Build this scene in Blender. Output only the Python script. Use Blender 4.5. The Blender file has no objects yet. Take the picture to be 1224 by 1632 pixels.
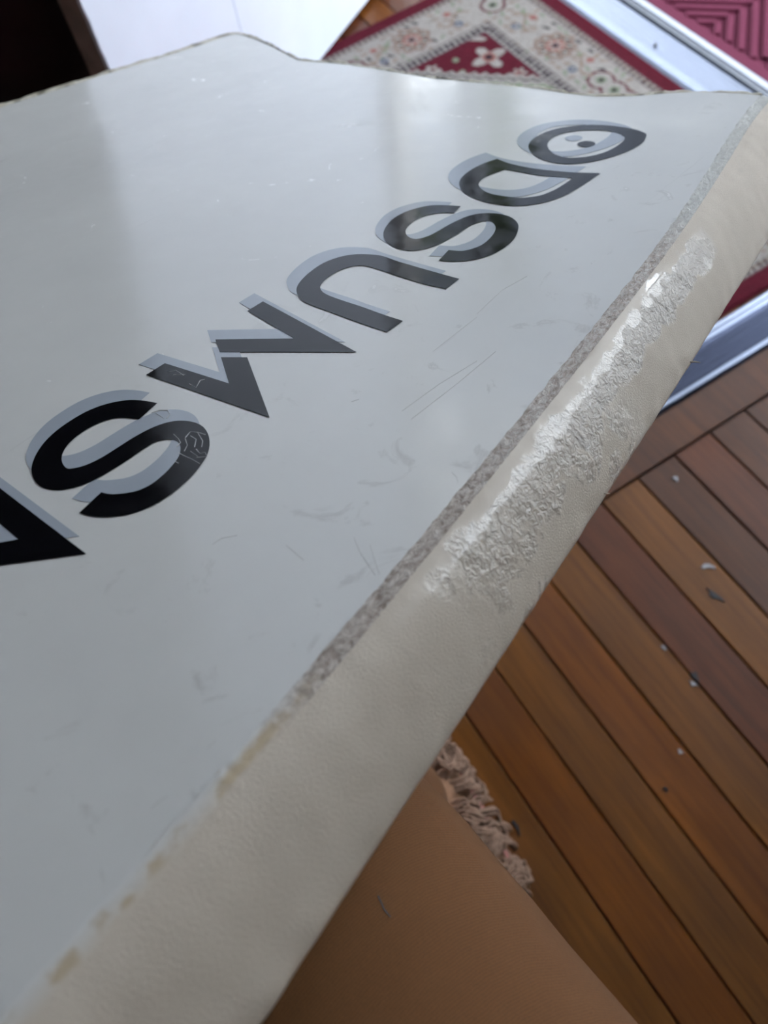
import bpy, bmesh, math, random
import numpy as np
from mathutils import Vector, Matrix, noise
random.seed(7)
rng = np.random.default_rng(7)
C = bpy.context.scene.collection
S = bpy.context.scene

# ------------------------------------------------------------------ camera
FPX = 1299.8                                    # focal length in pixels of the 1224 x 1632 frame
M = np.array([[0.5280829, 0.72505952, -0.44206011],
              [0.84265079, -0.51190715, 0.16700516],
              [-0.10520505, -0.46069487, -0.88130139]])   # camera (x right, y down, z forward) -> world
CAM = np.array([0., 0., 0.92])
cam_data = bpy.data.cameras.new('camera')
cam = bpy.data.objects.new('camera', cam_data); C.objects.link(cam)
cam_data.sensor_fit = 'HORIZONTAL'; cam_data.sensor_width = 36
cam_data.lens = 36 * FPX / 1224
cam_data.clip_start = 0.01
R3 = Matrix(((M[0][0], -M[0][1], -M[0][2]), (M[1][0], -M[1][1], -M[1][2]), (M[2][0], -M[2][1], -M[2][2])))
cam.matrix_world = Matrix.Translation(Vector(CAM)) @ R3.to_4x4()
cam_data.dof.use_dof = True
cam_data.dof.focus_distance = 0.34
cam_data.dof.aperture_fstop = 14
S.camera = cam

# ------------------------------------------------------------------ world, light, exposure
SKY = 30.0
world = bpy.data.worlds.new('world'); S.world = world; world.use_nodes = True
wn = world.node_tree.nodes; wl = world.node_tree.links
bg = wn['Background']
tc = wn.new('ShaderNodeTexCoord'); sp = wn.new('ShaderNodeSeparateXYZ'); rp = wn.new('ShaderNodeValToRGB')
wl.new(tc.outputs['Generated'], sp.inputs[0]); wl.new(sp.outputs['Z'], rp.inputs[0])
rp.color_ramp.elements[0].position = 0.0; rp.color_ramp.elements[0].color = (0.86, 0.90, 0.95, 1)
rp.color_ramp.elements[1].position = 0.8; rp.color_ramp.elements[1].color = (0.76, 0.87, 1.0, 1)
wl.new(rp.outputs[0], bg.inputs[0]); bg.inputs[1].default_value = SKY
S.view_settings.view_transform = 'Standard'; S.view_settings.look = 'None'
S.view_settings.gamma = 1; S.view_settings.exposure = -1.35
S.view_settings.use_curve_mapping = False
def portal(x0, x1, z0, z1, y):
    d = bpy.data.lights.new('window_portal', 'AREA'); d.shape = 'RECTANGLE'; d.size = x1 - x0; d.size_y = z1 - z0
    d.cycles.is_portal = True
    o = bpy.data.objects.new('window_portal', d); C.objects.link(o)
    o.location = ((x0 + x1) / 2, y, (z0 + z1) / 2); o.rotation_euler = (-math.pi / 2, 0, 0)
DOOR = (-2.3, 0.15, 2.1)                        # sliding door opening: x0, x1, height
portal(DOOR[0], DOOR[1], 0.0, DOOR[2], 1.12)

# ------------------------------------------------------------------ helpers
def ray(x, y): return M @ np.array([x - 612., y - 816., FPX])
def at_z(x, y, z=0.):
    r = ray(x, y); return CAM + r * ((z - CAM[2]) / r[2])
def tag(o, label=None, cat=None, group=None, kind=None):
    if label: o['label'] = label
    if cat: o['category'] = cat
    if group: o['group'] = group
    if kind: o['kind'] = kind
    return o
def link(name, me, mat=None, parent=None, loc=None):
    o = bpy.data.objects.new(name, me); C.objects.link(o)
    if mat and me and not me.materials: me.materials.append(mat)
    if parent: o.parent = parent
    if loc is not None: o.location = loc
    return o
def mesh(name, verts, faces, mat=None, parent=None, loc=None, smooth=False, uv=None):
    me = bpy.data.meshes.new(name); me.from_pydata([tuple(map(float, v)) for v in verts], [], faces); me.update()
    if uv is not None:
        L = me.uv_layers.new(name='UVMap'); idx = np.empty(len(me.loops), dtype=np.int32)
        me.loops.foreach_get('vertex_index', idx)
        L.data.foreach_set('uv', np.asarray(uv, dtype=np.float32)[idx].ravel())
    if smooth: me.polygons.foreach_set('use_smooth', [True] * len(me.polygons))
    return link(name, me, mat, parent, loc)
def empty(name, loc=(0, 0, 0), parent=None):
    o = bpy.data.objects.new(name, None); C.objects.link(o); o.location = loc
    o.empty_display_size = 0.05
    if parent: o.parent = parent
    return o
def box(x0, y0, z0, x1, y1, z1):
    v = [(x0,y0,z0),(x1,y0,z0),(x1,y1,z0),(x0,y1,z0),(x0,y0,z1),(x1,y0,z1),(x1,y1,z1),(x0,y1,z1)]
    f = [(0,3,2,1),(4,5,6,7),(0,1,5,4),(1,2,6,5),(2,3,7,6),(3,0,4,7)]
    return v, f
def boxes(lst):
    V, F = [], []
    for b in lst:
        v, f = box(*b); n = len(V); V += v; F += [tuple(i + n for i in q) for q in f]
    return V, F
def bevel(o, w=0.002, seg=2):
    m = o.modifiers.new('bevel', 'BEVEL'); m.width = w; m.segments = seg; m.limit_method = 'ANGLE'
    return o
def tube(path, radii, n=8, cap=True):
    P = [Vector(p) for p in path]; V, F = [], []
    up = Vector((0.13, 0.29, 0.95))
    for i, p in enumerate(P):
        t = (P[min(i + 1, len(P) - 1)] - P[max(i - 1, 0)]).normalized()
        a = t.cross(up).normalized(); b = t.cross(a).normalized(); r = radii[i] if hasattr(radii, '__len__') else radii
        for k in range(n):
            w = 2 * math.pi * k / n; V.append(p + a * (r * math.cos(w)) + b * (r * math.sin(w)))
    for i in range(len(P) - 1):
        for k in range(n):
            F.append((i*n + k, i*n + (k+1) % n, (i+1)*n + (k+1) % n, (i+1)*n + k))
    if cap: F.append(tuple(range(n))[::-1]); F.append(tuple(range((len(P)-1)*n, len(P)*n)))
    return V, F
def join(parts):
    V, F = [], []
    for v, f in parts:
        n = len(V); V += [tuple(p) for p in v]; F += [tuple(i + n for i in q) for q in f]
    return V, F

class Mat:
    """small node-material builder"""
    def __init__(s, name, col=(0.8, 0.8, 0.8), rough=0.5, metal=0.0, spec=0.5, coat=0.0):
        s.m = bpy.data.materials.new(name); s.m.use_nodes = True; s.t = s.m.node_tree; s.n = s.t.nodes; s.l = s.t.links
        s.b = s.n['Principled BSDF']; s.b.inputs['Base Color'].default_value = (*col, 1)
        s.b.inputs['Roughness'].default_value = rough; s.b.inputs['Metallic'].default_value = metal
        s.b.inputs['Specular IOR Level'].default_value = spec; s.b.inputs['Coat Weight'].default_value = coat
        s.bumps = None
    def coord(s, kind='Object'):
        return s.n.new('ShaderNodeTexCoord').outputs[kind]
    def mapping(s, vec, scale=(1, 1, 1), loc=(0, 0, 0)):
        m = s.n.new('ShaderNodeMapping'); m.inputs['Scale'].default_value = scale; m.inputs['Location'].default_value = loc
        s.l.new(vec, m.inputs[0]); return m.outputs[0]
    def noise(s, vec, scale, detail=3, rough=0.5, dist=0.0):
        t = s.n.new('ShaderNodeTexNoise'); t.inputs['Scale'].default_value = scale; t.inputs['Detail'].default_value = detail
        t.inputs['Roughness'].default_value = rough; t.inputs['Distortion'].default_value = dist
        s.l.new(vec, t.inputs[0]); return t.outputs[0]
    def ramp(s, fac, stops):
        r = s.n.new('ShaderNodeValToRGB'); e = r.color_ramp.elements
        while len(e) < len(stops): e.new(0.5)
        for k, (p, c) in enumerate(stops):
            e[k].position = p; e[k].color = (*c, 1) if hasattr(c, '__len__') else (c, c, c, 1)
        s.l.new(fac, r.inputs[0]); return r.outputs[0]
    def math(s, op, a, b=None, clamp=False):
        m = s.n.new('ShaderNodeMath'); m.operation = op; m.use_clamp = clamp
        for i, v in enumerate((a, b)):
            if v is None: continue
            if isinstance(v, (int, float)): m.inputs[i].default_value = v
            else: s.l.new(v, m.inputs[i])
        return m.outputs[0]
    def mix(s, fac, a, b, mode='MIX'):
        m = s.n.new('ShaderNodeMix'); m.data_type = 'RGBA'; m.blend_type = mode
        for i, v in ((0, fac), (6, a), (7, b)):
            if isinstance(v, (int, float)): m.inputs[i].default_value = v
            elif hasattr(v, '__len__'): m.inputs[i].default_value = (*v, 1)
            else: s.l.new(v, m.inputs[i])
        return m.outputs[2]
    def color(s, c): s.l.new(c, s.b.inputs['Base Color']); return s
    def rough(s, r): s.l.new(r, s.b.inputs['Roughness']); return s
    def bump(s, h, strength=0.5, dist=0.001):
        b = s.n.new('ShaderNodeBump'); b.inputs['Distance'].default_value = dist
        if isinstance(strength, (int, float)): b.inputs['Strength'].default_value = strength
        else: s.l.new(strength, b.inputs['Strength'])
        s.l.new(h, b.inputs['Height'])
        if s.bumps: s.l.new(s.bumps, b.inputs['Normal'])
        s.bumps = b.outputs[0]; s.l.new(s.bumps, s.b.inputs['Normal']); return s
    def sep(s, vec):
        q = s.n.new('ShaderNodeSeparateXYZ'); s.l.new(vec, q.inputs[0]); return q.outputs

# ------------------------------------------------------------------ materials
def simple(name, col, rough=0.5, metal=0.0, nscale=60, var=0.12, b=0.15, spec=0.5):
    m = Mat(name, col, rough, metal, spec); v = m.coord()
    nz = m.noise(v, nscale, 4)
    m.color(m.ramp(nz, [(0.3, tuple(c * (1 - var) for c in col)), (0.7, tuple(min(1, c * (1 + var)) for c in col))]))
    if b: m.bump(nz, b, 0.001)
    return m.m
mat_wall = simple('wall_paint', (0.82, 0.80, 0.76), 0.8, nscale=20, var=0.04)
mat_ceiling = simple('ceiling_paint', (0.86, 0.87, 0.88), 0.9, nscale=20, var=0.03)
mat_white = simple('white_gloss_paint', (0.78, 0.83, 0.93), 0.35, nscale=9, var=0.035, b=0.1)
mat_jamb = simple('brown_painted_edge', (0.22, 0.17, 0.14), 0.6, nscale=30, var=0.25)
mat_black = simple('plain_black', (0.006, 0.005, 0.005), 0.4, nscale=30, var=0.3)
mat_paving = simple('concrete', (0.35, 0.34, 0.32), 0.9, nscale=40, var=0.15)
mat_subfloor = simple('dark_subfloor', (0.012, 0.008, 0.006), 0.9)
mat_backdrop = simple('backdrop_render', (0.075, 0.085, 0.105), 0.9, nscale=3, var=0.25)  # tone set for how the added backdrop wall reflects in the board
mat_leaf = simple('hedge_leaf', (0.05, 0.075, 0.02), 0.6, nscale=25, var=0.6, b=1)
mat_rubber = simple('dark_rubber', (0.02, 0.02, 0.02), 0.7)

def metal_mat(name, col, rough, sc=(2, 200, 60)):
    m = Mat(name, col, rough, 1.0); v = m.mapping(m.coord(), sc)
    nz = m.noise(v, 4, 5, 0.6); m.rough(m.ramp(nz, [(0.3, rough * 0.7), (0.75, min(1, rough * 1.8))]))
    m.color(m.ramp(nz, [(0.25, tuple(c * 0.75 for c in col)), (0.7, col)])); m.bump(nz, 0.15, 0.0005)
    return m.m
mat_alu = metal_mat('brushed_aluminium', (0.34, 0.38, 0.48), 0.30)
mat_ridge = metal_mat('ridge_sheen_metal', (0.34, 0.38, 0.48), 0.3, (200, 2, 60))  # brighter reflection on the ridges is painted in as a lighter metal colour
mat_alu_dark = metal_mat('dull_metal', (0.045, 0.052, 0.08), 0.25, (200, 2, 60))
mat_track_grey = metal_mat('grey_track_metal', (0.25, 0.26, 0.28), 0.4)
mat_track_white = simple('white_track', (0.45, 0.48, 0.54), 0.35, nscale=80, var=0.05)

def wood(name, a, b, rough=0.36):
    m = Mat(name, a, rough, 0, 0.3); v = m.coord()
    oi = m.n.new('ShaderNodeObjectInfo')
    off = m.n.new('ShaderNodeVectorMath'); off.operation = 'ADD'
    comb = m.n.new('ShaderNodeCombineXYZ'); k = m.math('MULTIPLY', oi.outputs['Random'], 37.0)
    for i in range(3): m.l.new(k, comb.inputs[i])
    geo = m.n.new('ShaderNodeNewGeometry')
    m.l.new(geo.outputs['Position'], off.inputs[0]); m.l.new(comb.outputs[0], off.inputs[1])
    g1 = m.noise(m.mapping(off.outputs[0], (5, 90, 5)), 1.0, 5, 0.6, 0.5)
    g2 = m.noise(m.mapping(off.outputs[0], (7, 14, 7)), 1.0, 3)
    g3 = m.noise(m.mapping(off.outputs[0], (14, 420, 5)), 1.0, 3)
    c = m.ramp(g1, [(0.3, b), (0.68, a)])
    c = m.mix(m.ramp(g2, [(0.3, 0.0), (0.75, 0.55)]), c, tuple(x * 0.6 for x in b))
    c = m.mix(m.ramp(g3, [(0.3, 0.35), (0.55, 0.0)]), c, tuple(x * 0.45 for x in b))
    m.color(c); m.rough(m.ramp(g2, [(0.3, rough * 0.85), (0.8, rough * 1.5)]))
    m.bump(g3, 0.12, 0.0006)
    return m.m
mat_plank = {'o': wood('orange_brown_board', (0.21, 0.068, 0.011), (0.125, 0.036, 0.006)),
             'g': wood('golden_brown_board', (0.21, 0.078, 0.014), (0.125, 0.043, 0.008)),
             'r': wood('red_brown_board', (0.14, 0.042, 0.015), (0.08, 0.023, 0.009)),
             'd': wood('dark_brown_board', (0.115, 0.042, 0.017), (0.065, 0.024, 0.011))}

# ------------------------------------------------------------------ room shell
def struct(name, V, F, mat, parent=None):
    o = mesh(name, V, F, mat, parent)
    if not parent: o['kind'] = 'structure'
    return o
X0, X1, Y0, ZC = -3.4, 2.4, -2.4, 2.5
YB0, YB1 = 1.0, 1.16
bl = [(X0, YB0, 0, DOOR[0], YB1, ZC), (DOOR[0], YB0, DOOR[2], DOOR[1], YB1, ZC), (DOOR[1], YB0, 0, X1, YB1, ZC)]
struct('wall_back', *boxes(bl), mat_wall)
struct('wall_left', *boxes([(X0 - 0.1, Y0, 0, X0, YB1, ZC)]), mat_wall)
struct('wall_right', *boxes([(X1, Y0, 0, X1 + 0.1, YB1, ZC)]), mat_wall)
struct('wall_front', *boxes([(X0 - 0.1, Y0 - 0.1, 0, X1 + 0.1, Y0, ZC)]), mat_wall)
struct('ceiling', *boxes([(X0 - 0.1, Y0 - 0.1, ZC, X1 + 0.1, YB1, ZC + 0.1)]), mat_ceiling)
struct('trim_1', *boxes([(-0.371, Y0, -0.001, -0.318, YB0, 0.0035)]), mat_plank['d'])['label'] = 'dark wooden strip beside the metal threshold'

mglass = Mat('window_glass', (1, 1, 1), 0.0, 0, 0.5); mglass.b.inputs['Transmission Weight'].default_value = 1; mglass.b.inputs['IOR'].default_value = 1.02

# floor of separate boards
floor = empty('floor', (0, 0, 0)); floor['kind'] = 'structure'
mesh('subfloor', *boxes([(X0, Y0, -0.05, X1, YB0, -0.0185)]), mat_subfloor, floor)
PITCH, YL = 0.0583, 0.1136
def plank_mesh(length, key):
    hw = PITCH / 2 - 0.0009
    bm = bmesh.new(); bmesh.ops.create_cube(bm, size=1)
    for v in bm.verts: v.co = Vector((v.co.x * length, v.co.y * 2 * hw, v.co.z * 0.018 - 0.009))
    top = [e for e in bm.edges if all(v.co.z > -0.001 for v in e.verts)]
    bmesh.ops.bevel(bm, geom=top, offset=0.0013, segments=1, affect='EDGES')
    me = bpy.data.meshes.new('floor_board'); bm.to_mesh(me); bm.free(); me.materials.append(mat_plank[key]); return me
cache = {}
def plank(xa, xb, k, key):
    L = round((xb - xa), 3)
    if (L, key) not in cache: cache[(L, key)] = plank_mesh(L - 0.0012, key)
    o = bpy.data.objects.new('floor_board', cache[(L, key)]); C.objects.link(o); o.parent = floor
    o.location = ((xa + xb) / 2, YL + (k + 0.5) * PITCH, random.uniform(-0.0005, 0.0))
rows = {0: 'o', 1: 'g', 2: 'o', 3: 'g', 4: 'r', 5: 'g', 6: 'd', 7: 'r', 8: 'd', -1: 'g', -2: 'o'}
k = -43
while YL + (k + 1) * PITCH <= YB0 + 0.001:
    key = rows.get(k, random.choice('ogogrdg'))
    brk = random.choice((0.9, 1.1, 1.3, 1.5))
    plank(-0.317, brk, k, key); plank(brk, X1, k, random.choice('ogrd'))
    brk = random.choice((-1.95, -2.1, -2.25, -2.4))
    plank(X0, brk, k, random.choice('rdo')); plank(brk, -0.443, k, random.choice('rro'))
    k += 1
# flakes and scuffs on the boards
mat_dirt = simple('dark_flake', (0.015, 0.015, 0.02), 0.6)
mat_paintspot = simple('grey_paint_spot', (0.42, 0.40, 0.42), 0.6)
def chip(px, py, L, W, ang, mat, rot=0):
    p = at_z(px, py); n = 9; V = []; seed = px * 0.37
    for z in (0.0, 0.0012):
        for i in range(n):
            a = 2 * math.pi * i / n; r = 1 + 0.35 * math.sin(3 * a + seed) + 0.2 * math.sin(5 * a + seed * 2)
            x, y = L * r * math.cos(a), W * r * math.sin(a)
            V.append((x * math.cos(ang) - y * math.sin(ang), x * math.sin(ang) + y * math.cos(ang), z))
    F = [tuple(range(n, 2 * n)), tuple(range(n))[::-1]] + [(i, (i + 1) % n, n + (i + 1) % n, n + i) for i in range(n)]
    mesh('paint_flake', V, F, mat, floor, (p[0], p[1], 0.0))
chip(1139, 949, .010, .0032, .25, mat_dirt); chip(1128, 903, .008, .003, 0.9, mat_paintspot); chip(1108, 1078, .006, .003, -.2, mat_dirt)
chip(1105, 1090, .004, .0022, .5, mat_paintspot); chip(823, 1318, .009, .0018, -.1, mat_dirt); chip(1061, 1258, .003, .0018, 0, mat_dirt)
chip(1084, 1198, .003, .002, 0, mat_paintspot); chip(1058, 1032, .0035, .002, 0, mat_paintspot); chip(1077, 763, .004, .0025, 0, mat_paintspot)

# black dark threshold metal beside the rug (extruded profile along y)
def extrude(profile, axis, a, b):
    n = len(profile); V = []
    for t in (a, b):
        for (p, z) in profile: V.append((t, p, z) if axis == 'x' else (p, t, z))
    F = [(i, (i + 1) % n, n + (i + 1) % n, n + i) for i in range(n)] + [tuple(range(n))[::-1], tuple(range(n, 2 * n))]
    return V, F
th = empty('trim_2', (-0.41, 0.3, 0)); th['kind'] = 'structure'; th['label'] = 'wide metal threshold strip between the red rug and the wooden floor'
prof = [(-0.4424, 0.0), (-0.4424, .004), (-.440, .0075), (-.436, .008), (-.434, .0055), (-.4325, .0055), (-.430, .0085), (-.425, .0085), (-.421, .006),
        (-.384, .006), (-.381, .0085), (-.3745, .0085), (-.3720, .005), (-.3720, 0.0)]
th_o = mesh('threshold_strip', *extrude([(p + .41, z) for p, z in prof], 'y', Y0 - .3, YB0 - .3), mat_alu_dark, th)
for lo_ in (-.4405, -.4325, -.3815):
    mesh('ridge', *extrude([(lo_ + .41, .004), (lo_ + .41, .0092), (lo_ + .4115, .0105), (lo_ + .4150, .0105), (lo_ + .4165, .0092), (lo_ + .4165, .004)], 'y', Y0 - .3, YB0 - .3), mat_ridge, th)
# sliding-door track
tr = empty('trim_3', (-1.3, 1.05, 0)); tr['kind'] = 'structure'; tr['label'] = 'aluminium sliding door track between the rug and the maroon mat'
def prf(lst): return [(p - 1.05, z) for p, z in lst]
xa, xb = DOOR[0] + 1.3, DOOR[1] + 1.3
mesh('sill_plate', *extrude(prf([(1.0, 0), (1.0, .003), (1.006, .006), (1.020, .0075), (1.045, .013), (1.059, .0165), (1.0615, .015), (1.0615, 0)]), 'x', xa, xb), mat_alu, tr)
mesh('channel', *extrude(prf([(1.0615, -.002), (1.0615, .0), (1.0700, .0), (1.0700, -.002)]), 'x', xa, xb), mat_rubber, tr)
mesh('inner_rail', *extrude(prf([(1.0700, 0), (1.0700, .010), (1.0715, .014), (1.0755, .014), (1.0775, .009), (1.0795, .009), (1.0795, 0)]), 'x', xa, xb), mat_track_grey, tr)
mesh('outer_rail', *extrude(prf([(1.0825, 0), (1.0825, .012), (1.084, .0145), (1.096, .0145), (1.099, .012), (1.099, 0)]), 'x', xa, xb), mat_track_white, tr)
p = at_z(1045, 70, 0.0135)
mesh('screw', *tube([(p[0] + 1.3, p[1] - 1.05, .010), (p[0] + 1.3, p[1] - 1.05, .0145)], .003, 10), mat_track_grey, tr)

# sliding glass panel parked at the far end of the track
sw, sh = 0.72, 2.07
for nm_, x_, sw, y_ in (('door_2', DOOR[0], .72, 1.09), ('door_3', DOOR[1] - .66, .66, 1.09)):
    sd = empty(nm_, (x_, y_, .015)); sd['kind'] = 'structure'
    bevel(mesh('door_frame', *boxes([(0, -.015, 0, .045, .015, sh), (sw - .045, -.015, 0, sw, .015, sh), (.045, -.015, 0, sw - .045, .015, .07),
         (.045, -.015, sh - .05, sw - .045, .015, sh)]), mat_track_white, sd), .002)
    mesh('pane', *boxes([(.045, -.003, .07, sw - .045, .003, sh - .05)]), mglass.m, sd)

# ------------------------------------------------------------------ white door leaf standing ajar, chipped at its edge
dn = np.array([-1.072, 0.167]); dd = np.array([-0.51, 0.86]); dd /= np.linalg.norm(dd)
door = empty('door_1', (dn[0], dn[1], 0.012)); door['kind'] = 'structure'; door['label'] = 'white painted door leaf standing ajar over the rug corner'
door.rotation_euler = (0, 0, math.atan2(dd[1], dd[0]))
DW, DH, DT = 0.675, 2.03, 0.036
def door_face(x0, x1, name):                    # front leaf boards with a slightly chipped near edge
    nz = 260; V, F = [], []
    for i in range(nz + 1):
        z = DH * i / nz
        j = (0.0015 * noise.noise(Vector((0, 0, z * 60))) + 0.0012 * noise.noise(Vector((3, 0, z * 170)))) if x0 == 0 else 0
        for x, y in ((x0 + j, 0), (x1 - .001, 0), (x1, -.006), (x0 + j * .5, -.006)):
            V.append((x, y - 0.0, z))
    for i in range(nz):
        for k in range(4):
            F.append((4*i + k, 4*i + (k+1) % 4, 4*(i+1) + (k+1) % 4, 4*(i+1) + k))
    F += [(0, 1, 2, 3)[::-1], tuple(4 * nz + q for q in (0, 1, 2, 3))]
    return V, F
# the leaf is built with its room face at local y = 0 turned to the camera (local -y)
V, F = door_face(0, 0.27, 'a'); mesh('door_board', [(x, -y - .006, z) for x, y, z in V], [f[::-1] for f in F], mat_white, door)
V, F = door_face(0.2705, DW, 'b'); mesh('door_board', [(x, -y - .006, z) for x, y, z in V], [f[::-1] for f in F], mat_white, door)
mesh('door_core', *boxes([(0.0015, 0.0005, 0, DW - .001, DT, DH)]), mat_jamb, door)['label'] = 'bare brown edge of the door'
jp = empty('trim_4', (0, 0, 0)); jp['kind'] = 'structure'
e = dn + dd * (DW + 0.012)
jp.location = (e[0], e[1], 0); jp.rotation_euler = door.rotation_euler
bevel(mesh('door_post', *boxes([(0, -.03, 0, .06, .05, ZC)]), mat_wall, jp), .003)

# ------------------------------------------------------------------ made-up black cabinet, its colour stands in for the darkness on the left
cab = empty('dark_fill_cabinet', (-1.43, -0.33, 0))
tag(cab, 'made-up black cabinet filling the dark area left of the white door', 'cabinet')
bevel(mesh('body', *boxes([(-.55, -.75, .06, -.02, .62, 2.2), (-.50, -.70, 0, -.08, .57, .06)]), mat_black, cab), .003)
for i in range(2):
    y0 = -.745 + i * .684
    d = bevel(mesh('door', *boxes([(-.018, y0, .07, 0, y0 + .676, 2.19)]), mat_black, cab), .003)
    yy = y0 + (.62 if i == 0 else .05)
    mesh('handle', *tube([(.0, yy, 1.0), (.03, yy, 1.01), (.03, yy, 1.15), (.0, yy, 1.16)], .005, 8), mat_track_grey, d)

# ------------------------------------------------------------------ outdoors (seen only in reflections) and the mat
struct('trim_5', *boxes([(-5, YB1, -0.06, 5, 6, -0.004)]), mat_paving)['label'] = 'paving outside the sliding door'
struct('trim_6', *boxes([(-9, YB1, 2.3, -1.3, 3.0, 2.4), (-1.3, YB1, 2.3, 2.4, 2.75, 2.4)]), mat_ceiling)['label'] = 'unseen porch roof added outside the sliding door to limit the sky light'  # added roof, blocks the upper sky so less light enters
struct('trim_7', *boxes([(-9, 4.4, 0, -2.3, 4.5, 3.4), (-2.3, 4.4, 0, 6, 4.5, 1.5)]), mat_backdrop)['label'] = 'unseen backdrop wall added outside the sliding door to shape reflections and sky light'  # added backdrop, hides low sky and sets the board's reflections
def hedge():
    V, F = [], []; nx, nz = 90, 34
    for i in range(nx + 1):
        for j in range(nz + 1):
            x = -3.75 + 0.36 * i / nx; t = j / nz
            a = math.pi * t; y = 2.3 - 0.3 * math.cos(a); z = 1.15 * math.sin(a) ** 0.45 if 0 < t < 1 else 0
            d = noise.fractal(Vector((x * 3, y * 3, z * 3)), 0.6, 2.2, 4) * 0.14
            V.append((x + d, y + d * 1.5, max(0, z + d)))
    for i in range(nx):
        for j in range(nz): F.append((i*(nz+1)+j, (i+1)*(nz+1)+j, (i+1)*(nz+1)+j+1, i*(nz+1)+j+1))
    return V, F
tag(mesh('garden_shrub', *hedge(), mat_leaf, None, None, True), 'dark green garden shrub outside beyond the sliding door', 'shrub')

mm = Mat('maroon_mat_pile', (0.13, 0.025, 0.05), 0.9, 0, 0.2); v = mm.coord(); nz = mm.noise(v, 700, 4, 0.7)
mm.color(mm.ramp(nz, [(0.3, (0.085, 0.014, 0.032)), (0.7, (0.17, 0.032, 0.066))])); mm.bump(nz, 0.6, 0.001)
mat_maroon = mm.m
MX0, MX1, MY0, MY1 = -1.588, -0.55, 1.103, 1.75
mat_o = empty('maroon_doormat', (MX0, MY0, -0.004)); tag(mat_o, 'maroon ribbed doormat lying outside the door track', 'doormat')
mesh('mat_base', *boxes([(0, .0, 0, MX1 - MX0, MY1 - MY0, .006)]), mat_maroon, mat_o)
bevel(mesh('border', *boxes([(0, 0, .003, MX1 - MX0, .024, .013), (0, MY1 - MY0 - .024, .003, MX1 - MX0, MY1 - MY0, .013),
     (0, .024, .003, .024, MY1 - MY0 - .024, .013), (MX1 - MX0 - .024, .024, .003, MX1 - MX0, MY1 - MY0 - .024, .013)]), mat_maroon, mat_o), .003)
# ribs: right-angled chevrons at 45 degrees to the mat edge
def rib_bar(a, b, w=.0068, h=.0125):
    a, b = Vector(a), Vector(b); t = (b - a).normalized(); n = Vector((-t.y, t.x)); V = []
    for p in (a, b):
        for q, z in ((-w, .003), (-w * .8, h * .9), (0, h), (w * .8, h * .9), (w, .003)):
            V.append((p.x + n.x * q, p.y + n.y * q, z))
    F = [(k, k + 1, k + 6, k + 5) for k in range(4)] + [(0, 1, 2, 3, 4)[::-1], (5, 6, 7, 8, 9)]
    return V, F
CW = 0.125; cnt = 0
colx = 0.028
while colx < MX1 - MX0 - .03:
    s_ = 1 if (int(round((colx - .028) / CW)) % 2 == 0) else -1
    yy = -CW
    while yy < MY1 - MY0:
        a = [colx + .003, yy]; b = [min(colx + CW - .003, MX1 - MX0 - .03), 0]
        b[1] = yy + (b[0] - a[0])
        if s_ < 0: a[1], b[1] = b[1], a[1]
        lo, hi = .030, MY1 - MY0 - .030
        pa, pb = Vector(a), Vector(b); dlt = pb - pa
        ts = sorted([(lo - pa.y) / dlt.y, (hi - pa.y) / dlt.y]); t0, t1 = max(0, ts[0]), min(1, ts[1])
        if t1 - t0 > .12 and cnt < 290:
            mesh('rib', *rib_bar(pa + dlt * t0, pa + dlt * t1), mat_maroon, mat_o, None, False); cnt += 1
        yy += .0285
    colx += CW

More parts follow.
